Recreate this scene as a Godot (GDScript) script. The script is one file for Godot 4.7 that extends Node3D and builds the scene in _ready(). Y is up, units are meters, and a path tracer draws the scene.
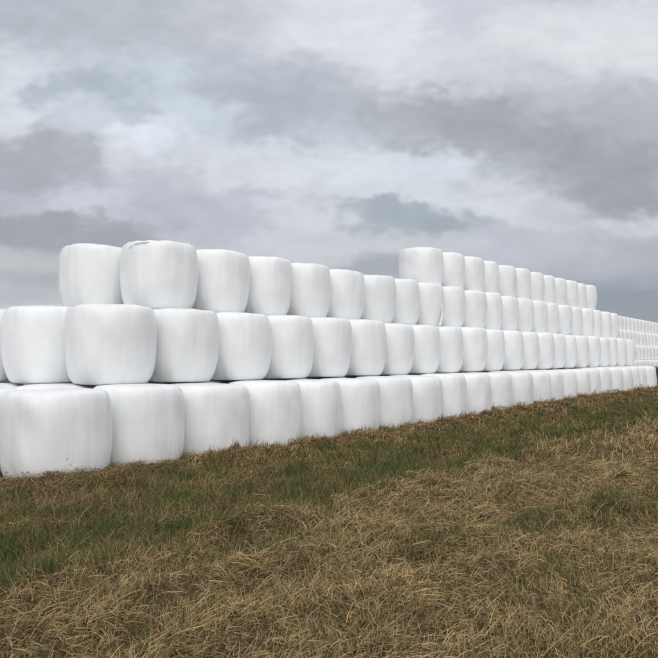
extends Node3D
# A long stack of white film-wrapped round bales standing on end, beside a strip of rough grass and mown hay, under a cloudy sky.
# s runs along the front of the stack, p across it (away from the camera's side); both in metres.

const ROW_ANGLE := 0.66527          # 38.117 degrees between the view and the stack
const EYE := 1.6
const FOCAL := 705.0                # photo pixels
const CENTRE := 329.0
const HORIZON := 359.0
const EXPOSURE := 1.5
const BALE_R := 0.665
const BALE_H := 1.24

var along := Vector3(sin(ROW_ANGLE), 0, -cos(ROW_ANGLE))
var across := Vector3(-cos(ROW_ANGLE), 0, -sin(ROW_ANGLE))
var rng := RandomNumberGenerator.new()
var lumps := FastNoiseLite.new()
var drift := FastNoiseLite.new()
var fine := FastNoiseLite.new()
var M := {}
var bale_shapes: Array = []
var used := {}

func smooth(a: float, b: float, x: float) -> float:
	var t := clampf((x - a) / (b - a), 0.0, 1.0)
	return t * t * (3.0 - 2.0 * t)

func sp(s: float, p: float) -> Vector3:
	return along * s + across * p

func s_of(x: float, z: float) -> float:
	return x * along.x + z * along.z

func p_of(x: float, z: float) -> float:
	return x * across.x + z * across.z

func numbered(called: String) -> String:
	if not used.has(called):
		used[called] = 0
		return called
	used[called] += 1
	return "%s_%03d" % [called, used[called]]

func tag(o: Node, label: String, category: String, group := "", kind := "") -> void:
	if label: o.set_meta("label", label)
	if category: o.set_meta("category", category)
	if group: o.set_meta("group", group)
	if kind: o.set_meta("kind", kind)

# ------------------------------------------------------------------ ready
func _ready() -> void:
	rng.seed = 4711
	lumps.seed = 5; lumps.frequency = 1.0; lumps.fractal_octaves = 3
	drift.seed = 21; drift.frequency = 1.0; drift.fractal_octaves = 4
	fine.seed = 77; fine.frequency = 1.0; fine.fractal_octaves = 2

	var cam := Camera3D.new()
	cam.name = "camera"
	add_child(cam)
	cam.position = Vector3(0, EYE, 0)
	cam.rotation.x = atan((HORIZON - CENTRE) / FOCAL)
	cam.fov = rad_to_deg(2.0 * atan(CENTRE / FOCAL))
	cam.near = 0.05
	cam.far = 6000.0
	cam.current = true

	var we := WorldEnvironment.new()
	we.name = "world_environment"
	var env := Environment.new()
	env.background_mode = Environment.BG_SKY
	var sky := Sky.new()
	var pano := PanoramaSkyMaterial.new()
	pano.panorama = ImageTexture.create_from_image(cloudy_sky())
	pano.energy_multiplier = 1.0
	sky.sky_material = pano
	env.sky = sky
	env.tonemap_mode = Environment.TONE_MAPPER_LINEAR
	env.tonemap_exposure = EXPOSURE
	env.sdfgi_enabled = true
	env.ssao_enabled = true
	env.ssil_enabled = true
	we.environment = env
	add_child(we)

	var sun := DirectionalLight3D.new()
	sun.name = "sun"
	sun.light_energy = 0.45
	sun.light_color = Color(1.0, 0.985, 0.96)
	sun.light_angular_distance = 75.0
	sun.shadow_enabled = true
	add_child(sun)
	sun.look_at_from_position(Vector3(0.05, 0.75, 0.7) * 50.0, Vector3.ZERO)

	make_materials()
	make_ground()
	make_bales()
	make_grass()
	make_plants()

# ------------------------------------------------------------------ sky
# measured cloud tones: x, y, half width, half height (photo pixels), then sRGB 0..255
var CLOUDS := [
	[30, 15, 80, 30, 184, 189, 200], [120, 20, 80, 28, 186, 190, 200], [210, 18, 60, 30, 196, 199, 210], [305, 20, 60, 40, 221, 221, 231],
	[22, 66, 26, 20, 216, 221, 231], [12, 112, 24, 22, 217, 221, 231], [60, 60, 30, 14, 200, 205, 216], [52, 90, 26, 10, 180, 190, 203], [118, 84, 26, 11, 176, 187, 200], [85, 110, 26, 14, 203, 211, 224],
	[165, 72, 34, 20, 200, 211, 224], [150, 132, 24, 12, 222, 229, 241], [200, 120, 34, 18, 203, 213, 227], [230, 70, 40, 20, 187, 194, 206], [130, 112, 18, 9, 186, 196, 209],
	[285, 92, 46, 24, 178, 184, 196], [270, 130, 40, 16, 180, 188, 199], [335, 95, 40, 22, 186, 190, 201],
	[30, 165, 50, 22, 172, 174, 186], [90, 175, 34, 14, 182, 184, 196], [118, 158, 24, 16, 214, 215, 226], [85, 204, 34, 12, 206, 206, 219], [15, 200, 26, 10, 188, 188, 200],
	[40, 232, 56, 11, 163, 166, 177], [105, 228, 40, 10, 168, 171, 181], [160, 205, 40, 14, 188, 189, 203], [150, 180, 30, 14, 196, 198, 210],
	[20, 262, 40, 9, 193, 193, 198], [35, 280, 40, 7, 178, 180, 188], [30, 295, 40, 7, 186, 188, 194],
	[220, 160, 36, 18, 213, 216, 226], [300, 165, 46, 22, 215, 218, 228], [262, 193, 26, 6, 194, 196, 210], [225, 225, 40, 12, 190, 190, 204], [310, 215, 40, 22, 209, 210, 220], [300, 250, 50, 14, 205, 206, 214],
	[375, 30, 50, 34, 226, 227, 234], [458, 14, 36, 16, 204, 207, 221], [420, 70, 40, 22, 219, 219, 226], [530, 35, 50, 26, 222, 223, 229], [620, 45, 50, 34, 223, 224, 230], [500, 75, 50, 16, 208, 208, 215],
	[460, 118, 62, 22, 169, 169, 177], [400, 125, 34, 16, 182, 185, 194], [345, 135, 26, 14, 190, 198, 209], [560, 150, 50, 26, 166, 167, 175], [625, 185, 46, 32, 163, 164, 172], [560, 95, 50, 20, 190, 190, 197], [630, 115, 40, 22, 184, 185, 192], [520, 175, 34, 16, 180, 184, 192],
	[350, 165, 34, 16, 216, 223, 233], [425, 165, 40, 15, 212, 221, 231], [390, 190, 40, 8, 214, 218, 226],
	[352, 204, 17, 6, 172, 181, 190], [388, 212, 22, 8, 168, 178, 188], [440, 222, 40, 10, 164, 174, 185], [400, 226, 30, 8, 172, 180, 189],
	[505, 200, 34, 18, 215, 216, 223], [560, 215, 34, 12, 201, 202, 210], [635, 228, 34, 8, 207, 208, 217], [500, 238, 30, 9, 190, 191, 204], [345, 245, 34, 12, 205, 206, 213], [390, 262, 30, 9, 168, 172, 181], [440, 240, 36, 8, 200, 201, 210],
	[560, 250, 40, 12, 193, 193, 204], [640, 258, 40, 14, 184, 184, 196], [590, 270, 40, 10, 180, 181, 193], [640, 281, 50, 9, 164, 168, 180], [645, 299, 50, 8, 138, 149, 161], [590, 290, 40, 8, 156, 162, 173], [650, 316, 50, 8, 150, 155, 164], [570, 305, 40, 10, 150, 156, 166], [690, 280, 40, 30, 170, 174, 186], [700, 200, 40, 40, 182, 184, 194],
]

func sky_dir(px: float, py: float, w: int, h: int) -> Vector3:
	var az := (px + 0.5) / w * TAU
	var el := PI / 2 - (py + 0.5) / h * PI
	return Vector3(sin(az) * cos(el), sin(el), -cos(az) * cos(el))

func cloud_base(d: Vector3) -> Color:
	# an uneven cloud deck seen from below
	var y := maxf(d.y, 0.0)
	var q := Vector3(d.x, 0.0, d.z) / (y + 0.18) * 0.9
	var wx := fine.get_noise_2d(q.x * 0.7, q.z * 0.7) * 0.7
	var n := drift.get_noise_2d(q.x * 0.8 + wx, q.z * 0.8 - wx)
	var b := drift.get_noise_2d(q.x * 0.45 + 40.0, q.z * 0.45 + wx)
	var l := 0.775 + 0.2 * n
	var t := 0.012 + 0.03 * b
	return Color(l - t, l, l + 0.024 + t)

func cloudy_sky() -> Image:
	var w := 768
	var h := 384
	var small := Image.create(w, h, false, Image.FORMAT_RGBF)
	for j in h:
		for i in w:
			var d := sky_dir(i, j, w, h)
			if d.y < -0.05:
				small.set_pixel(i, j, Color(0.12, 0.10, 0.07))
			else:
				small.set_pixel(i, j, cloud_base(d).srgb_to_linear() * (1.0 / EXPOSURE))
	var k := 4
	small.resize(w * k, h * k, Image.INTERPOLATE_CUBIC)
	var W := w * k
	var H := h * k
	var pitch := atan((HORIZON - CENTRE) / FOCAL)
	var view := Basis(Vector3.RIGHT, pitch).inverse()
	var margin := int(W * 38.0 / 360.0)
	var lin: Array = []
	for c in CLOUDS:
		# tones are measured; hues are pulled towards one cool grey
		var l: float = (c[4] + c[5] + c[6]) / 3.0
		var e := 200.0 + (l - 200.0) * 1.04
		lin.append(Color((e - 2.5 + 0.75 * (c[4] - l)) / 255.0, (e + 0.3 + 0.75 * (c[5] - l)) / 255.0, (e + 1.0 + 0.75 * (c[6] - l)) / 255.0))
	for j in range(int(H * 0.5 * (1.0 - 40.0 / 90.0)), int(H * 0.5) + 4):
		for ii in range(-margin, margin):
			var i := posmod(ii, W)
			var d := sky_dir(i, j, W, H)
			var v := view * d
			if v.z > -0.2: continue
			var x := CENTRE + FOCAL * v.x / -v.z
			var y := CENTRE - FOCAL * v.y / -v.z
			if x < -150 or x > 810 or y < -150: continue
			var base := cloud_base(d)
			# ragged edges: the clouds' outlines are displaced by noise
			var n1 := fine.get_noise_2d(x * 0.012, y * 0.02)
			var n2 := fine.get_noise_2d(x * 0.012 + 31.0, y * 0.02 + 9.0)
			var n3 := fine.get_noise_2d(x * 0.05 + 7.0, y * 0.085)
			var n4 := fine.get_noise_2d(x * 0.05 - 17.0, y * 0.085 + 3.0)
			var calm := 1.0 - 0.75 * smooth(215.0, 270.0, y)      # clouds lie flat near the horizon
			var n5 := drift.get_noise_2d(x * 0.045 + 3.0, y * 0.08)
			var n6 := drift.get_noise_2d(x * 0.045 - 53.0, y * 0.08 + 17.0)
			var xx := x + n1 * 26.0 + n3 * 6.0 + n5 * 15.0
			var yy := y + (n2 * 12.0 + n4 * 3.0 + n6 * 7.5) * calm
			var total := 0.045
			var sum := Vector3(base.r, base.g, base.b) * total
			for m in CLOUDS.size():
				var c = CLOUDS[m]
				var dx: float = (xx - c[0]) / c[2]
				var dy: float = (yy - c[1]) / c[3]
				var r2 := dx * dx + dy * dy
				if r2 > 9.0: continue
				var g := exp(-r2 * 1.1)
				total += g
				var lc: Color = lin[m]
				sum += Vector3(lc.r, lc.g, lc.b) * g
			var o := sum / total
			var grain := 1.0 + 0.03 * drift.get_noise_2d(x * 0.016, y * 0.035) + 0.018 * drift.get_noise_2d(x * 0.04 + 80.0, y * 0.09) * calm
			o *= grain
			small.set_pixel(i, j, Color(o.x, o.y, o.z).srgb_to_linear() * (1.0 / EXPOSURE))
	return small

# ------------------------------------------------------------------ materials
func make_materials() -> void:
	for k in 3:
		M["film%d" % k] = film_material(k)
	var soil := StandardMaterial3D.new()
	var nt := NoiseTexture2D.new()
	nt.width = 512; nt.height = 512; nt.seamless = true
	var fn := FastNoiseLite.new(); fn.seed = 3; fn.frequency = 0.03; fn.fractal_octaves = 5
	nt.noise = fn
	var gr := Gradient.new()
	gr.set_color(0, Color(0.04, 0.032, 0.018).linear_to_srgb())
	gr.set_color(1, Color(0.15, 0.11, 0.058).linear_to_srgb())
	gr.add_point(0.5, Color(0.11, 0.083, 0.043).linear_to_srgb())
	nt.color_ramp = gr
	soil.albedo_texture = nt
	soil.uv1_triplanar = true
	soil.uv1_world_triplanar = true
	soil.uv1_scale = Vector3.ONE * 2.2
	var nn := NoiseTexture2D.new()
	nn.width = 512; nn.height = 512; nn.seamless = true; nn.as_normal_map = true; nn.bump_strength = 10.0
	var fm := FastNoiseLite.new(); fm.seed = 8; fm.frequency = 0.06; fm.fractal_octaves = 4
	nn.noise = fm
	soil.normal_enabled = true
	soil.normal_texture = nn
	soil.roughness = 0.95
	soil.metallic_specular = 0.2
	M["soil"] = soil
	var blade := StandardMaterial3D.new()
	blade.vertex_color_use_as_albedo = true
	blade.roughness = 0.75
	blade.metallic_specular = 0.25
	blade.cull_mode = BaseMaterial3D.CULL_DISABLED
	M["blade"] = blade
	var leaf := StandardMaterial3D.new()
	leaf.vertex_color_use_as_albedo = true
	leaf.roughness = 0.6
	leaf.backlight = Color(0.25, 0.3, 0.1)
	leaf.cull_mode = BaseMaterial3D.CULL_DISABLED
	M["leaf"] = leaf

func film_material(k: int) -> StandardMaterial3D:
	# stretch film: white, with faint upright folds and layers laid over one another
	var w := 512
	var h := 256
	var img := Image.create(w, h, false, Image.FORMAT_RGB8)
	var hgt := Image.create(w, h, false, Image.FORMAT_RGB8)
	var fn := FastNoiseLite.new(); fn.seed = 100 + k; fn.frequency = 1.0; fn.fractal_octaves = 3
	var base := [0.875, 0.845, 0.86][k] as float
	for j in h:
		var v := float(j) / h
		for i in w:
			var a := float(i) / w * TAU
			var cx := cos(a)
			var cz := sin(a)
			var streak := fn.get_noise_3d(cx * 4.5, v * 0.8, cz * 4.5)
			var thin := fn.get_noise_3d(cx * 26.0 + 9.0, v * 1.6, cz * 26.0)
			var blot := fn.get_noise_3d(cx * 1.6 + 50.0, v * 3.0, cz * 1.6)
			var l := base + 0.02 * streak + 0.008 * thin + 0.024 * blot + 0.012 * fn.get_noise_3d(cx * 0.7 + 20.0, v * 16.0, cz * 0.7)
			var green := 0.008 + 0.010 * blot
			img.set_pixel(i, j, Color(l - green - 0.008, l, l + 0.006).linear_to_srgb())
			var e := 0.5 + 0.07 * thin + 0.42 * streak + 0.12 * fn.get_noise_3d(cx * 60.0, v * 14.0, cz * 60.0)
			hgt.set_pixel(i, j, Color(e, e, e))
	hgt.bump_map_to_normal_map(2.0)
	img.generate_mipmaps()
	var m := StandardMaterial3D.new()
	m.albedo_texture = ImageTexture.create_from_image(img)
	m.normal_enabled = true
	m.normal_texture = ImageTexture.create_from_image(hgt)
	m.normal_scale = 0.5
	m.roughness = 0.36
	m.metallic_specular = 0.45
	return m

# ------------------------------------------------------------------ ground
func rise(s: float) -> float:
	return 0.07 * smooth(4.0, 36.0, s) + 0.22 * smooth(36.0, 62.0, s)

func edge_wobble(s: float) -> float:
	return 0.35 * lumps.get_noise_2d(s * 0.35, 3.0) + 0.2 * lumps.get_noise_2d(s * 1.1, 9.0)

# heaps and hollows in the hay: x, z, half length, half width, height
var HEAPS := [[-0.7, -6.35, 0.75, 0.2, 0.15], [-0.75, -5.75, 0.35, 0.16, -0.09], [-1.9, -5.1, 0.5, 0.18, 0.1], [0.4, -4.6, 0.55, 0.22, 0.1], [-1.1, -4.5, 0.5, 0.2, 0.09], [1.5, -4.9, 0.5, 0.2, 0.08], [0.15, -4.2, 0.3, 0.14, -0.07], [2.4, -8.3, 0.8, 0.25, 0.11], [1.0, -8.2, 0.7, 0.2, 0.08], [4.8, -12.0, 1.0, 0.3, 0.14], [0.6, -5.35, 0.4, 0.15, -0.06], [1.7, -5.8, 0.4, 0.15, 0.08]]

func ground_y(x: float, z: float) -> float:
	var s := s_of(x, z)
	var p := p_of(x, z)
	var y := rise(s)
	if p > 13.0 or absf(x) > 60 or z > 4 or z < -80:
		return y - 0.01
	var hay := 1.0 - smooth(4.3, 5.1, p + edge_wobble(s))
	# raked hay lies in low heaps drawn out along the stack
	y += hay * (0.06 + 0.12 * lumps.get_noise_2d(s * 0.65, p * 1.5) + 0.045 * lumps.get_noise_2d(s * 2.2 + 20.0, p * 3.4))
	y += (1.0 - hay) * 0.03 * lumps.get_noise_2d(s * 0.9 + 60.0, p * 1.2)
	# litter thrown up against the bales
	var bank := smooth(7.0, 8.1, p) * (1.0 - smooth(8.5, 8.95, p))
	y += bank * (0.085 + 0.11 * smooth(13.0, 22.0, s) + 0.08 * lumps.get_noise_2d(s * 0.8 + 90.0, 2.0) + 0.05 * lumps.get_noise_2d(s * 2.6, p * 2.0))
	for hp in HEAPS:
		var dv := Vector2(x - hp[0], z - hp[1])
		if dv.length_squared() < 6.0:
			var du: float = dv.dot(Vector2(along.x, along.z)) / hp[2]
			var dw: float = dv.dot(Vector2(across.x, across.z)) / hp[3]
			y += hp[4] * exp(-(du * du + dw * dw))
	if p > 8.6 and s > 3.5: y = minf(y, rise(s) - 0.005)
	return y

func grid_lines(lo: float, hi: float, step: float, far: float) -> PackedFloat32Array:
	var out: Array = []
	var v := lo
	while v < hi:
		out.append(v); v += step
	var d := step
	while v < far:
		out.append(v); d *= 1.35; v += d
	out.append(far)
	v = lo - step
	d = step
	var left: Array = []
	while v > -far:
		left.push_front(v); d *= 1.35; v -= d
	left.push_front(-far)
	return PackedFloat32Array(left + out)

func make_ground() -> void:
	var xs := grid_lines(-7.0, 22.0, 0.135, 3000.0)
	var zs := grid_lines(-36.0, -2.0, 0.135, 3000.0)
	var nx := xs.size()
	var nz := zs.size()
	var v := PackedVector3Array(); v.resize(nx * nz)
	var nrm := PackedVector3Array(); nrm.resize(nx * nz)
	var idx := PackedInt32Array()
	for j in nz:
		for i in nx:
			v[j * nx + i] = Vector3(xs[i], ground_y(xs[i], zs[j]), zs[j])
	for j in nz:
		for i in nx:
			var l := v[j * nx + maxi(i - 1, 0)]
			var r := v[j * nx + mini(i + 1, nx - 1)]
			var u := v[maxi(j - 1, 0) * nx + i]
			var dn := v[mini(j + 1, nz - 1) * nx + i]
			nrm[j * nx + i] = (dn - u).cross(r - l).normalized()
			if j < nz - 1 and i < nx - 1:
				var q := j * nx + i
				idx.append_array(PackedInt32Array([q, q + 1, q + nx, q + 1, q + nx + 1, q + nx]))
	var arr := []
	arr.resize(Mesh.ARRAY_MAX)
	arr[Mesh.ARRAY_VERTEX] = v
	arr[Mesh.ARRAY_NORMAL] = nrm
	arr[Mesh.ARRAY_INDEX] = idx
	var mesh := ArrayMesh.new()
	mesh.add_surface_from_arrays(Mesh.PRIMITIVE_TRIANGLES, arr)
	var o := MeshInstance3D.new()
	o.name = "ground"
	o.mesh = mesh
	o.material_override = M.soil
	tag(o, "", "", "", "structure")
	add_child(o)

# ------------------------------------------------------------------ bales
func bale_shape(k: int) -> ArrayMesh:
	# a barrel standing on its flat end: bulging sides, soft shoulders, film pleated over both rims
	# shapes 0 to 4 carry the stack and are squashed wider at the foot, the others taper below
	var foot := [[0.0, 0.0], [0.5, 0.0], [0.80, 0.0], [0.87, 0.004], [0.91, 0.02], [0.938, 0.055], [0.96, 0.105], [0.976, 0.17], [0.988, 0.25], [0.995, 0.35]] if k < 5 else [[0.0, 0.0], [0.42, 0.0], [0.66, 0.0], [0.745, 0.004], [0.80, 0.022], [0.845, 0.055], [0.89, 0.105], [0.93, 0.17], [0.963, 0.25], [0.986, 0.35]]
	var prof: Array = foot + [[0.997, 0.46], [1.0, 0.57], [0.998, 0.67], [0.99, 0.77], [0.977, 0.85], [0.96, 0.905], [0.936, 0.946], [0.90, 0.974], [0.85, 0.99], [0.77, 0.998], [0.5, 1.0], [0.25, 1.0], [0.0, 1.0]]
	var fn := FastNoiseLite.new(); fn.seed = 900 + k * 13; fn.frequency = 1.0; fn.fractal_octaves = 2
	var seg := 84
	var ph := k * 1.7
	var sq := 2.45 if k < 5 else 2.28
	var pleat := 0.003 + 0.0035 * float(k % 3)
	var grid: Array = []
	for j in prof.size():
		var row: Array = []
		var pr: float = prof[j][0]
		var py: float = prof[j][1]
		# how far we are round a rim: pleats are deepest there
		var rim := maxf(smooth(0.72, 0.97, py), smooth(0.3, 0.02, py)) * smooth(0.3, 0.8, pr)
		for i in seg:
			var a := TAU * i / seg
			var c := cos(a)
			var d := sin(a)
			# pressed against its neighbours, a bale is a little squarer than round
			var square := pow(pow(absf(c), sq) + pow(absf(d), sq), -1.0 / sq)
			var oval := square * (1.0 - 0.008 - 0.008 * cos(2.0 * a + ph))
			var lump := 0.036 * fn.get_noise_3d(c * 1.3, py * 1.6 + k, d * 1.3) + 0.010 * fn.get_noise_3d(c * 4.0, py * 3.0 + k, d * 4.0)
			var fold := pleat * fn.get_noise_3d(c * 9.0, py * 0.5, d * 9.0) * (0.25 + rim) + 0.5 * pleat * fn.get_noise_3d(c * 22.0, py * 0.7, d * 22.0) * (0.12 + rim)
			var skew := 0.012 * sin(a + ph * 2.0) * (py - 0.5)
			var r := BALE_R * pr * (oval + lump - 0.012 + skew) + fold * smooth(0.1, 0.7, pr)
			var y := py * BALE_H
			if py > 0.9:
				y -= (0.034 * (0.5 + 0.5 * fn.get_noise_2d(c * 1.1 + 3.0, d * 1.1)) + 1.2 * pleat * absf(fn.get_noise_2d(c * 8.0, d * 8.0))) * smooth(0.45, 0.85, pr)
			row.append(Vector3(c * r, y, d * r))
		grid.append(row)
	var st := SurfaceTool.new()
	st.begin(Mesh.PRIMITIVE_TRIANGLES)
	st.set_smooth_group(0)
	for j in prof.size() - 1:
		for i in seg:
			var n := (i + 1) % seg
			var u0 := float(i) / seg
			var u1 := float(i + 1) / seg
			var v0: float = 1.0 - float(prof[j][1]) * 0.8 - 0.1 - (0.1 if j == 0 else 0.0)
			var v1: float = 1.0 - float(prof[j + 1][1]) * 0.8 - 0.1
			for t in [[j, i, u0, v0], [j + 1, i, u0, v1], [j + 1, n, u1, v1], [j, i, u0, v0], [j + 1, n, u1, v1], [j, n, u1, v0]]:
				st.set_uv(Vector2(t[2], t[3]))
				st.add_vertex(grid[t[0]][t[1]])
	st.index()
	st.generate_normals()
	st.generate_tangents()
	return st.commit()

var bale_count := 0
func bale(at: Vector3, r: float, h: float, label: String, group: String, variant := 1) -> MeshInstance3D:
	var o := MeshInstance3D.new()
	o.name = numbered("wrapped_bale")
	var k := rng.randi_range(0, 4) if variant == 0 else rng.randi_range(5, bale_shapes.size() - 1)
	o.mesh = bale_shapes[k]
	o.material_override = M["film%d" % rng.randi_range(0, 2)]
	o.position = at
	o.rotation.y = -ROW_ANGLE + PI / 2 * rng.randi_range(0, 3) + rng.randfn(0.0, 0.12)
	var lean := Vector2(clampf(rng.randfn(0, 0.009), -0.018, 0.018), clampf(rng.randfn(0, 0.009), -0.018, 0.018))
	o.rotation.x = lean.x
	o.rotation.z = lean.y
	o.scale = Vector3(r / BALE_R, h / BALE_H, r / BALE_R)
	tag(o, label, "hay bale", group)
	add_child(o)
	bale_count += 1
	return o

const ORD := ["corner", "second", "third", "fourth", "fifth", "sixth", "seventh", "eighth", "ninth", "tenth", "eleventh", "twelfth", "thirteenth", "fourteenth", "fifteenth", "sixteenth", "seventeenth", "eighteenth", "nineteenth", "twentieth", "twenty-first", "twenty-second", "twenty-third"]
const TIER := ["bottom tier", "second tier", "third tier", "top tier"]

# radii in order along each tier's front row, read off the photograph, every bale touching the next
var RADII := [
	[0.682, 0.667, 0.696, 0.667, 0.628, 0.657, 0.654, 0.683, 0.63, 0.70, 0.70, 0.70, 0.692, 0.675, 0.659, 0.679, 0.645, 0.63, 0.655, 0.686, 0.63, 0.63, 0.695],
	[0.705, 0.676, 0.694, 0.641, 0.64, 0.656, 0.698, 0.652, 0.63, 0.70, 0.70, 0.70, 0.688, 0.671, 0.633, 0.63, 0.652, 0.644, 0.66, 0.66, 0.66, 0.66],
	[0.70, 0.671, 0.638, 0.665, 0.70, 0.683, 0.649, 0.644, 0.687, 0.70, 0.634, 0.667, 0.681, 0.646, 0.655, 0.66, 0.693, 0.66, 0.65, 0.67, 0.66],
	[0.69, 0.70, 0.70, 0.65, 0.688, 0.654, 0.688, 0.646, 0.646, 0.694, 0.63, 0.695],
]
var START := [5.306, 6.735, 8.32, 18.985]
var ACROSS := [8.89, 9.724, 10.502, 11.206]
var TOPS := [1.205, 2.485, 3.755, 5.02]      # height of each tier's top above the ground line

func make_bales() -> void:
	for k in 13:
		bale_shapes.append(bale_shape(k))
	for t in 4:
		var s: float = START[t]
		var low: float = 0.0 if t == 0 else TOPS[t - 1]
		var rest: float = low
		var h: float = TOPS[t] - low
		var n: int = RADII[t].size()
		for i in n:
			var r: float = RADII[t][i]
			if i > 0: s += float(RADII[t][i - 1]) + r
			var jit := rng.randf_range(-0.05, 0.05)
			var at := sp(s, ACROSS[t] + jit + (0.0 if i > 0 else -0.01))
			at.y = rise(s) + rest
			var hh := h + rng.randf_range(-0.03, 0.012)
			var label := ""
			if i == 0:
				label = ["large white wrapped bale on the grass at the bottom corner of the three-high end", "white wrapped bale at the second-tier corner of the three-high end, widest of its tier", "white wrapped bale with a creased top rim, third-tier corner at the three-high end", "white wrapped bale that starts the top tier, standing alone against the sky"][t]
			elif i == n - 1:
				label = "white wrapped bale, last of the %s at the far four-high end" % TIER[t]
			elif t == 0:
				label = "white wrapped bale on the grass, %s along the bottom tier from the three-high end" % ORD[i]
			elif t == 3:
				label = "white wrapped bale, %s along the top tier from its lone starting bale" % ORD[i]
			else:
				label = "white wrapped bale, %s along the %s's front row from the three-high end" % [ORD[i], TIER[t]]
			var b := bale(at, r, hh, label, "front row bales of the " + TIER[t], t)
			if t == 2 and i == 0: fold_on(b)
			if t == 2 and i == 7: flap_on(b)
	# second row, seen at the three-high end and through gaps
	var seen := ["", "white wrapped bale behind the second-tier corner bale, its left part open to the sky", "white wrapped bale behind the creased third-tier corner bale, on the second tier"]
	var first := [4.78, 6.41, 7.86]
	for t in 3:
		var p: float = ACROSS[t] + 1.37
		var s: float = first[t]
		var low: float = 0.0 if t == 0 else TOPS[t - 1]
		var i := 0
		while s < START[t] + 26.0:
			var at := sp(s, p)
			at.y = rise(s) + low
			var label: String
			if i == 0:
				label = ["white wrapped bale on the ground behind the bottom corner bale of the three-high end", "white wrapped bale behind the second-tier corner bale of the three-high end", "white wrapped bale behind the creased third-tier corner bale"][t]
			else:
				label = "white wrapped bale, %s along the row hidden behind the %s's front row" % [ORD[i], TIER[t]]
			bale(at, 0.67, TOPS[t] - low - 0.004, label, "second row bales of the " + TIER[t], t)
			s += 1.345
			i += 1
	for e in [[0, 2, 4.3, 0], [0, 2, 5.65, 1], [0, 2, 7.0, 2], [0, 2, 8.35, 3], [0, 3, 3.8, 0], [0, 3, 5.15, 1], [0, 3, 6.5, 2], [0, 3, 7.85, 3], [1, 2, 5.95, 0], [1, 2, 7.3, 1]]:
		var t: int = e[0]
		var at := sp(e[2], ACROSS[t] + 1.37 * e[1])
		var low: float = 0.0 if t == 0 else TOPS[t - 1]
		at.y = rise(e[2]) + low
		var where: String = "%s row back in the %s" % [["", "", "third", "fourth"][e[1]], TIER[t]]
		bale(at, 0.67, TOPS[t] - low - 0.004, "white wrapped bale at the three-high end, %s, %s" % [where, ["outermost", "second in", "third in", "fourth in"][e[3]]], "end bales of the stack", t)
	# the other stack, farther along the field
	var a2 := 0.637
	var u := Vector3(sin(a2), 0, -cos(a2))
	var v := Vector3(-cos(a2), 0, -sin(a2))
	for t in 4:
		for i in 20:
			var s := -10.0 + t * 0.5 + i * 1.325
			var at := Vector3(25.6, 0, -58.0) + u * s + v * (0.66 + 0.5 * t)
			at.y = 0.285 + 1.245 * t
			bale(at, 0.668 + rng.randf_range(-0.012, 0.004), 1.243 - rng.randf_range(0.0, 0.012), "small far white wrapped bale, %s of the distant stack past the four-high end" % TIER[t], "distant stack, " + TIER[t], 0)

func skin(a: float, py: float) -> Vector3:
	# a point on the outside of an upper bale, a the angle round it, py the share of its height
	var pr: float = [[0.0, 0.78], [0.05, 0.87], [0.105, 0.915], [0.17, 0.948], [0.25, 0.975], [0.35, 0.99], [0.57, 1.0], [0.78, 0.993], [0.86, 0.985], [0.912, 0.974], [0.95, 0.956], [0.977, 0.926], [0.992, 0.88], [1.1, 0.8]].filter(func(e): return e[0] >= py)[0][1]
	var c := cos(a)
	var d := sin(a)
	var square := pow(pow(absf(c), 2.28) + pow(absf(d), 2.28), -1.0 / 2.28)
	return Vector3(c, 0, d) * (BALE_R * pr * square * 0.985) + Vector3(0, py * BALE_H, 0)

func sheet_on(b: MeshInstance3D, called: String, label: String, rows: Array) -> void:
	var st := SurfaceTool.new()
	st.begin(Mesh.PRIMITIVE_TRIANGLES)
	st.set_smooth_group(0)
	for i in rows.size() - 1:
		for j in rows[i].size() - 1:
			var A = rows[i][j]; var B = rows[i + 1][j]; var C = rows[i + 1][j + 1]; var D = rows[i][j + 1]
			for q in [[A, i, j], [C, i + 1, j + 1], [B, i + 1, j], [A, i, j], [D, i, j + 1], [C, i + 1, j + 1]]:
				st.set_uv(Vector2(0.1 + 0.02 * q[1], 0.3 + 0.03 * q[2])); st.add_vertex(q[0])
	st.index(); st.generate_normals(); st.generate_tangents()
	var o := MeshInstance3D.new()
	o.name = called; o.mesh = st.commit(); o.material_override = M.film0
	o.set_meta("label", label)
	b.add_child(o, true)

func fold_on(b: MeshInstance3D) -> void:
	# a loose crease of film running slantwise over the top rim
	b.rotation = Vector3(0, -ROW_ANGLE, 0)
	var rows: Array = []
	for i in 13:
		var t := i / 12.0
		var a := deg_to_rad(52.0 + 46.0 * t)
		var p := skin(a, 0.945 - 0.09 * t * t)
		var out := Vector3(cos(a), 0.5, sin(a)).normalized()
		var k := sin(PI * t) * (0.8 + 0.2 * sin(t * 17.0))
		p -= out * 0.022 * (1.0 - k)
		rows.append([p - out * 0.02 + Vector3(0, 0.03 * k, 0), p + out * (0.012 * k) + Vector3(0, 0.012 * k, 0), p + out * (0.026 * k) - Vector3(0, 0.006 * k, 0), p + out * (0.004 * k) - Vector3(0, 0.014 * k, 0), p - out * 0.02 - Vector3(0, 0.03 * k, 0)])
	sheet_on(b, "film_fold", "loose crease of film on the top rim", rows)

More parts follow.
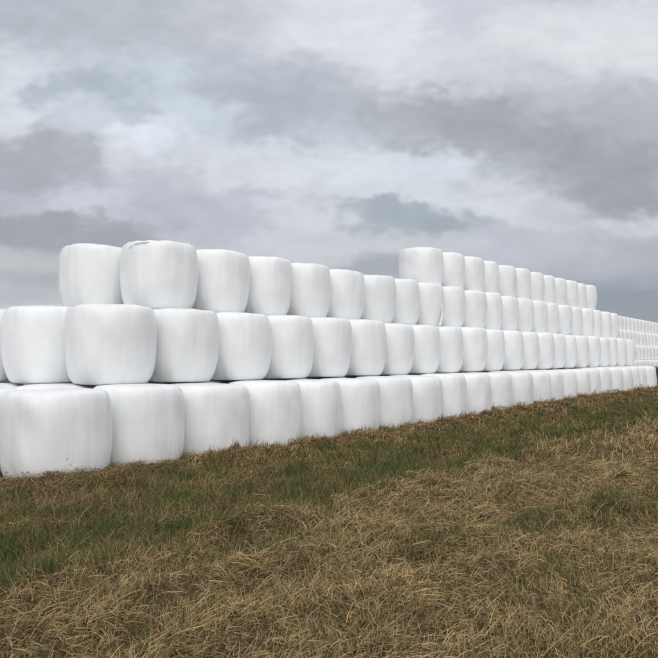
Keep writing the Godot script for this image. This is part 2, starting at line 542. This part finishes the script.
func flap_on(b: MeshInstance3D) -> void:
	# the loose tail of the wrap hanging beside the bale
	b.rotation = Vector3(0, -ROW_ANGLE, 0)
	var rows: Array = []
	for i in 8:
		var t := i / 7.0
		var a0 := deg_to_rad(-4.0 + 8.0 * t)
		var row: Array = []
		for j in 4:
			var a := a0 + (j / 3.0 - 0.5) * (0.04 + 0.2 * t)
			var p := skin(a, 0.5 - 0.47 * t)
			row.append(p + Vector3(cos(a), 0, sin(a)) * (0.014 + 0.05 * t + 0.02 * sin(j * 2.0 + t * 2.0)))
		rows.append(row)
	sheet_on(b, "film_flap", "loose tail of white film hanging down the side", rows)

# ------------------------------------------------------------------ grass and hay
class Strands:
	# ribbons of four points each
	var v := PackedVector3Array()
	var n := PackedVector3Array()
	var c := PackedColorArray()
	func ribbon(pts: Array, width: float, side: Vector3, col: Color, tip := 0.25) -> void:
		if side.cross(pts[3] - pts[0]).y < 0.0: side = -side
		for i in 4:
			var w := width * lerpf(1.0, tip, i / 3.0) * 0.5
			var fwd: Vector3 = (pts[mini(i + 1, 3)] - pts[maxi(i - 1, 0)]).normalized()
			var sd := (side - fwd * side.dot(fwd)).normalized()
			var nn := sd.cross(fwd)
			v.append(pts[i] - sd * w); v.append(pts[i] + sd * w)
			n.append(nn); n.append(nn)
			c.append(col); c.append(col)
	func add(o: Strands, xf: Transform3D, tint: PackedColorArray) -> void:
		v.append_array(xf * o.v)
		n.append_array(Transform3D(xf.basis.orthonormalized(), Vector3.ZERO) * o.n)
		c.append_array(tint)
	func tinted(k: float, warm: float) -> PackedColorArray:
		var out := c.duplicate()
		for i in out.size(): out[i] = Color(out[i].r * k * warm, out[i].g * k, out[i].b * k / warm)
		return out
	func mesh() -> ArrayMesh:
		var m := v.size() / 8
		var ix := PackedInt32Array()
		ix.resize(m * 18)
		var at := 0
		for i in m:
			var b := i * 8
			for q in [b, b + 2, b + 4]:
				ix[at] = q; ix[at + 1] = q + 2; ix[at + 2] = q + 1
				ix[at + 3] = q + 1; ix[at + 4] = q + 2; ix[at + 5] = q + 3
				at += 6
		var arr := []
		arr.resize(Mesh.ARRAY_MAX)
		arr[Mesh.ARRAY_VERTEX] = v
		arr[Mesh.ARRAY_NORMAL] = n
		arr[Mesh.ARRAY_COLOR] = c
		arr[Mesh.ARRAY_INDEX] = ix
		var out := ArrayMesh.new()
		out.add_surface_from_arrays(Mesh.PRIMITIVE_TRIANGLES, arr)
		return out

var STRAW := [Color(0.462, 0.353, 0.189), Color(0.353, 0.257, 0.126), Color(0.277, 0.195, 0.091), Color(0.181, 0.124, 0.057), Color(0.097, 0.065, 0.030), Color(0.244, 0.187, 0.084)]
var BROWN := [Color(0.275, 0.185, 0.085), Color(0.190, 0.122, 0.057), Color(0.133, 0.084, 0.041), Color(0.342, 0.247, 0.123), Color(0.090, 0.059, 0.032)]
var GREEN := [Color(0.083, 0.116, 0.032), Color(0.061, 0.099, 0.027), Color(0.110, 0.138, 0.043), Color(0.147, 0.142, 0.056), Color(0.046, 0.073, 0.023)]

func shade(c: Color) -> Color:
	var k := rng.randf_range(0.8, 1.2)
	return Color(c.r * k, c.g * k, c.b * k * rng.randf_range(0.9, 1.1))

func pick(a: Array) -> Color:
	return shade(a[rng.randi_range(0, a.size() - 1)])

func hay_clump(count: int, radius: float, pal: Array, lift: float, spread: float, wide: float) -> Strands:
	# cut stems lying over one another, mostly one way
	var g := Strands.new()
	for i in count:
		var a := rng.randfn(0.0, spread)
		var dir := Vector3(cos(a), 0, sin(a))
		var bend := Vector3(-dir.z, 0, dir.x) * rng.randf_range(-0.38, 0.38)
		var len := rng.randf_range(0.045, 0.17)
		if rng.randf() < 0.06: len *= 1.6
		if wide > 1.0: len *= 0.55
		var o := Vector3(rng.randfn(0, radius * 0.55), 0, rng.randfn(0, radius * 0.55)) - dir * len * 0.5
		var y0 := rng.randf_range(-0.012, lift)
		var y1 := rng.randf_range(-0.01, lift)
		var up := rng.randf_range(-0.008, 0.018)
		if rng.randf() < 0.14:
			y1 += rng.randf_range(0.02, 0.09)
		var pts: Array = []
		for k in 4:
			var t := k / 3.0
			pts.append(o + dir * len * t + bend * len * t * t + Vector3(0, lerpf(y0, y1, t) + up * sin(PI * t), 0))
		g.ribbon(pts, (rng.randf_range(0.0023, 0.0058) if rng.randf() < 0.85 else rng.randf_range(0.006, 0.010)) * wide, Vector3(-dir.z, rng.randf_range(-0.9, 0.9), dir.x), pick(pal), 0.4)
	return g

func grass_tuft(count: int, radius: float, height: float, dry: float, wide: float) -> Strands:
	var g := Strands.new()
	for i in count:
		var a := rng.randf() * TAU
		var dir := Vector3(cos(a), 0, sin(a))
		var o := Vector3(rng.randfn(0, radius), -0.01, rng.randfn(0, radius))
		var len := height * rng.randf_range(0.4, 1.15)
		var lean := rng.randf_range(0.15, 1.25)
		var pts: Array = []
		for k in 4:
			var t := k / 3.0
			pts.append(o + dir * len * lean * t * t * 0.75 + Vector3(0, len * (t - 0.38 * lean * t * t), 0))
		var isdry := rng.randf() < dry
		var col := pick(STRAW if rng.randf() < 0.5 else BROWN) if isdry else pick(GREEN)
		g.ribbon(pts, rng.randf_range(0.0025, 0.0055) * wide, Vector3(-dir.z, 0, dir.x).rotated(Vector3.UP, rng.randf_range(-1.2, 1.2)), col, 0.12)
	return g

func stalk_tuft(count: int) -> Strands:
	# tall dead flower stems, bent about
	var g := Strands.new()
	for i in count:
		var a := rng.randf() * TAU
		var dir := Vector3(cos(a), 0, sin(a))
		var o := Vector3(rng.randfn(0, 0.12), -0.01, rng.randfn(0, 0.12))
		var len := rng.randf_range(0.08, 0.23)
		var lean := rng.randf_range(0.1, 1.1)
		var kink := Vector3(rng.randfn(0, 0.25), 0, rng.randfn(0, 0.25))
		var pts: Array = []
		for k in 4:
			var t := k / 3.0
			pts.append(o + (dir * lean * t + kink * t * t) * len + Vector3(0, len * (t - 0.35 * lean * t * t), 0))
		g.ribbon(pts, rng.randf_range(0.002, 0.0036), Vector3(-dir.z, 0, dir.x), pick(STRAW), 0.7)
	return g

# patches where green shows through the hay: x, z, half length, half width
var PATCHES := [[2.7, -7.0, 0.9, 0.35], [3.4, -7.3, 0.6, 0.3], [0.95, -6.0, 0.5, 0.22], [-0.35, -5.9, 0.35, 0.2], [1.9, -6.4, 0.6, 0.25], [-0.9, -5.2, 0.28, 0.2], [6.0, -15.0, 1.2, 0.3], [3.0, -12.3, 0.9, 0.3]]

func patch_at(x: float, z: float) -> float:
	var best := 0.0
	for c in PATCHES:
		var dv := Vector2(x - c[0], z - c[1])
		var du: float = dv.dot(Vector2(along.x, along.z)) / c[2]
		var dw: float = dv.dot(Vector2(across.x, across.z)) / c[3]
		best = maxf(best, exp(-(du * du + dw * dw)))
	return best

func make_grass() -> void:
	var kinds := {"hay": [], "bank": [], "green": [], "dry": [], "stalk": []}
	# for each kind: five clumps for near by, five of coarser pieces for farther off
	for far in 2:
		var w := 1.0 + 0.9 * far
		for k in 5:
			kinds.hay.append(hay_clump(28, 0.13, STRAW, 0.034, 0.6, w))
			kinds.bank.append(hay_clump(26, 0.13, BROWN + [STRAW[1], STRAW[2], STRAW[3]], 0.05, 1.1, w))
			kinds.green.append(grass_tuft(24, 0.06, 0.155, 0.16, w))
			kinds.dry.append(grass_tuft(22, 0.065, 0.14, 0.85, w))
			kinds.stalk.append(stalk_tuft(7))
	var tints := {}
	var whole := {}
	for k in kinds:
		whole[k] = Strands.new()
		tints[k] = []
		for g in kinds[k]:
			var row: Array = []
			for q in 6: row.append(g.tinted(0.72 + 0.11 * q, rng.randf_range(0.97, 1.04)))
			tints[k].append(row)
	var z := 2.9
	while z < 58.0:
		var lod := maxf(1.0, z / 6.0)
		var dens := 305.0 / (lod * lod)
		var dz := 0.1 * lod
		var x0 := -0.5 * z - 0.7
		var x1 := 0.5 * z + 0.8
		var n := int(dens * dz * (x1 - x0))
		for i in n:
			var x := rng.randf_range(x0, x1)
			var zz := -(z + rng.randf() * dz)
			var p := p_of(x, zz)
			var s := s_of(x, zz)
			if p > 8.42 and s < 36.6 and s > 4.7: continue
			if p > 9.5 and s < 44.0: continue
			var y := ground_y(x, zz)
			var edge := p + edge_wobble(s)
			var nz := lumps.get_noise_2d(s * 1.6 + 11.0, p * 2.2)
			var ng := lumps.get_noise_2d(s * 0.55 + 33.0, p * 1.1 - 8.0)
			var kind := ""
			var green_here := patch_at(x, zz)
			var mid := smooth(4.25, 4.85, edge + 0.5 * nz)
			var bank := smooth(7.2, 8.0, p + 0.5 * nz)
			var r := rng.randf()
			if rng.randf() < bank and p < 9.0:
				kind = "bank" if r < 0.8 else ("dry" if r < 0.95 else "green")
			elif rng.randf() < mid:
				var g := 0.41 + 0.85 * ng + 0.2 * smooth(7.0, 5.8, p) + 0.25 * nz
				kind = "green" if r < g else ("dry" if r < g + 0.34 else ("bank" if r < g + 0.52 else "stalk"))
			else:
				if rng.randf() < green_here * 0.8: kind = "green" if r < 0.75 else "dry"
				elif r < 0.05 + 0.3 * smooth(0.05, 0.4, ng): kind = "dry" if r < 0.2 else "green"
				elif r > 0.96: kind = "stalk"
				else: kind = "hay"
			var far := 1 if lod > 1.7 else 0
			var q := rng.randi_range(0, 4) * 1 + 0
			var which := far * 5 + q
			var size := rng.randf_range(0.8, 1.2) * clampf(z / 6.0, 0.72, 1.0) * (sqrt(lod) if far == 0 else lod / 1.75)
			var tall := rng.randf_range(0.75, 1.25) * pow(lod, 0.25)
			var turn: float
			var flat := kind == "hay" or kind == "bank"
			if flat:
				turn = -ROW_ANGLE + PI / 2 + 2.4 * lumps.get_noise_2d(s * 0.6 + 70.0, p * 0.9) + rng.randfn(0.0, 0.4)
				tall *= rng.randf_range(0.8, 1.3)
			else:
				turn = rng.randf() * TAU
				size *= 1.1
			var bs := Basis(Vector3.UP, turn).scaled(Vector3(size, tall, size))
			if flat:
				# lie on the slope of the heap
				var e := 0.08
				var nn := Vector3(ground_y(x - e, zz) - ground_y(x + e, zz), 2.0 * e, ground_y(x, zz - e) - ground_y(x, zz + e)).normalized()
				bs = Basis(Quaternion(Vector3.UP, (nn + Vector3(rng.randfn(0, 0.1), 0, rng.randfn(0, 0.1))).normalized())) * bs
			var tone := 2.5 + 3.2 * lumps.get_noise_2d(s * 1.1 - 30.0, p * 1.7) + rng.randfn(0.0, 1.0)
			whole[kind].add(kinds[kind][which], Transform3D(bs, Vector3(x, y - 0.004, zz)), tints[kind][which][clampi(roundi(tone), 0, 5)])
		z += dz
	var about := {
		"hay": ["cut_hay", "tangled mown hay lying pale tan across the near ground", "hay"],
		"bank": ["straw_litter", "brown straw litter heaped along the foot of the bottom bales", "straw"],
		"green": ["green_grass", "short green grass in the strip between hay and bales", "grass"],
		"dry": ["dry_grass", "dry brownish grass mixed through the green strip", "grass"],
		"stalk": ["dead_stalks", "thin pale dead stalks standing among the grass", "stalks"],
	}
	var strands := 0
	for k in kinds:
		var o := MeshInstance3D.new()
		o.name = about[k][0]
		o.mesh = whole[k].mesh()
		o.material_override = M.blade
		tag(o, about[k][1], about[k][2], "", "stuff")
		add_child(o)
		strands += whole[k].v.size() / 8
	print("strands ", strands)

# ------------------------------------------------------------------ single plants
func on_ground(px: float, py: float) -> Vector3:
	var zz := EYE * FOCAL / (py - HORIZON)
	var x := (px - CENTRE) / FOCAL * zz
	return Vector3(x, ground_y(x, -zz), -zz)

func make_plants() -> void:
	# thin weeds that stand up before the white film
	for e in [[67.0, 483.0, 0.27, "small dark weed standing before the bottom corner bale"], [226.0, 456.0, 0.38, "thin branching weed standing before the third bottom bale"], [8.0, 485.0, 0.22, "brown weed tuft at the left foot of the corner bale"]]:
		var g := Strands.new()
		var h: float = e[2]
		var col := Color(0.085, 0.07, 0.04)
		var stem := [Vector3.ZERO, Vector3(0.01, h * 0.35, 0), Vector3(0.0, h * 0.7, 0.01), Vector3(0.015, h, 0)]
		g.ribbon(stem, 0.005, Vector3(1, 0, 0.2), col, 0.5)
		g.ribbon(stem, 0.005, Vector3(0, 0, 1), col, 0.5)
		var tw := Strands.new()
		for k in 7:
			var t := 0.35 + 0.6 * k / 6.0
			var a := k * 2.4
			var o := Vector3(0.006, h * t, 0)
			var d := Vector3(cos(a), 0.8, sin(a)) * h * 0.32 * (1.1 - t * 0.5)
			tw.ribbon([o, o + d * 0.3, o + d * 0.7, o + d], 0.004, Vector3(-sin(a), 0, cos(a)), col, 0.5)
			tw.ribbon([o + d * 0.8, o + d * 0.95, o + d * 1.1, o + d * 1.25], 0.014, Vector3(-sin(a), 0.3, cos(a)), pick(BROWN), 0.2)
		var root := Node3D.new()
		root.name = numbered("weed")
		root.position = on_ground(e[0], e[1])
		tag(root, e[3], "weed")
		add_child(root)
		var st := MeshInstance3D.new(); st.name = "stem"; st.mesh = g.mesh(); st.material_override = M.blade; root.add_child(st, true)
		var br := MeshInstance3D.new(); br.name = "branches"; br.mesh = tw.mesh(); br.material_override = M.blade; root.add_child(br, true)
	# dark bushes in front of the distant stack
	for k in 5:
		var root := Node3D.new()
		root.name = numbered("low_bush")
		var t := -3.0 + k * 1.7
		root.position = Vector3(24.6 + 0.6 * t + rng.randf_range(-0.2, 0.2), 0, -54.0 - 0.8 * t)
		root.position.y = ground_y(root.position.x, root.position.z)
		tag(root, "low dark green bush before the distant stack of bales", "bush", "low bushes by the distant stack")
		add_child(root)
		var leaves := Strands.new()
		var stems := Strands.new()
		var hh := rng.randf_range(0.75, 0.95)
		for i in 900:
			var d := Vector3(rng.randfn(0, 1), rng.randfn(0, 1), rng.randfn(0, 1)).normalized()
			var rr := pow(rng.randf(), 0.4) * (0.85 + 0.25 * fine.get_noise_3d(d.x * 2.0 + k, d.y * 2.0, d.z * 2.0))
			var o := Vector3(d.x * 0.95 * rr, hh * 0.5 + d.y * hh * 0.5 * rr, d.z * 0.8 * rr)
			var a := Vector3(rng.randfn(0, 1), rng.randfn(0.3, 0.7), rng.randfn(0, 1)).normalized()
			var len := rng.randf_range(0.06, 0.12)
			leaves.ribbon([o, o + a * len * 0.3, o + a * len * 0.7, o + a * len], 0.05, a.cross(Vector3(0.3, 0.5, 0.8)).normalized(), shade(Color(0.035, 0.06, 0.022)), 0.2)
		for i in 8:
			var a := rng.randf() * TAU
			stems.ribbon([Vector3.ZERO, Vector3(cos(a) * 0.08, hh * 0.2, sin(a) * 0.08), Vector3(cos(a) * 0.25, hh * 0.4, sin(a) * 0.25), Vector3(cos(a) * 0.6, hh * 0.75, sin(a) * 0.6)], 0.03, Vector3(-sin(a), 0, cos(a)), Color(0.06, 0.045, 0.03), 0.3)
		var lf := MeshInstance3D.new(); lf.name = "foliage"; lf.mesh = leaves.mesh(); lf.material_override = M.leaf; root.add_child(lf, true)
		var sm := MeshInstance3D.new(); sm.name = "stems"; sm.mesh = stems.mesh(); sm.material_override = M.blade; root.add_child(sm, true)
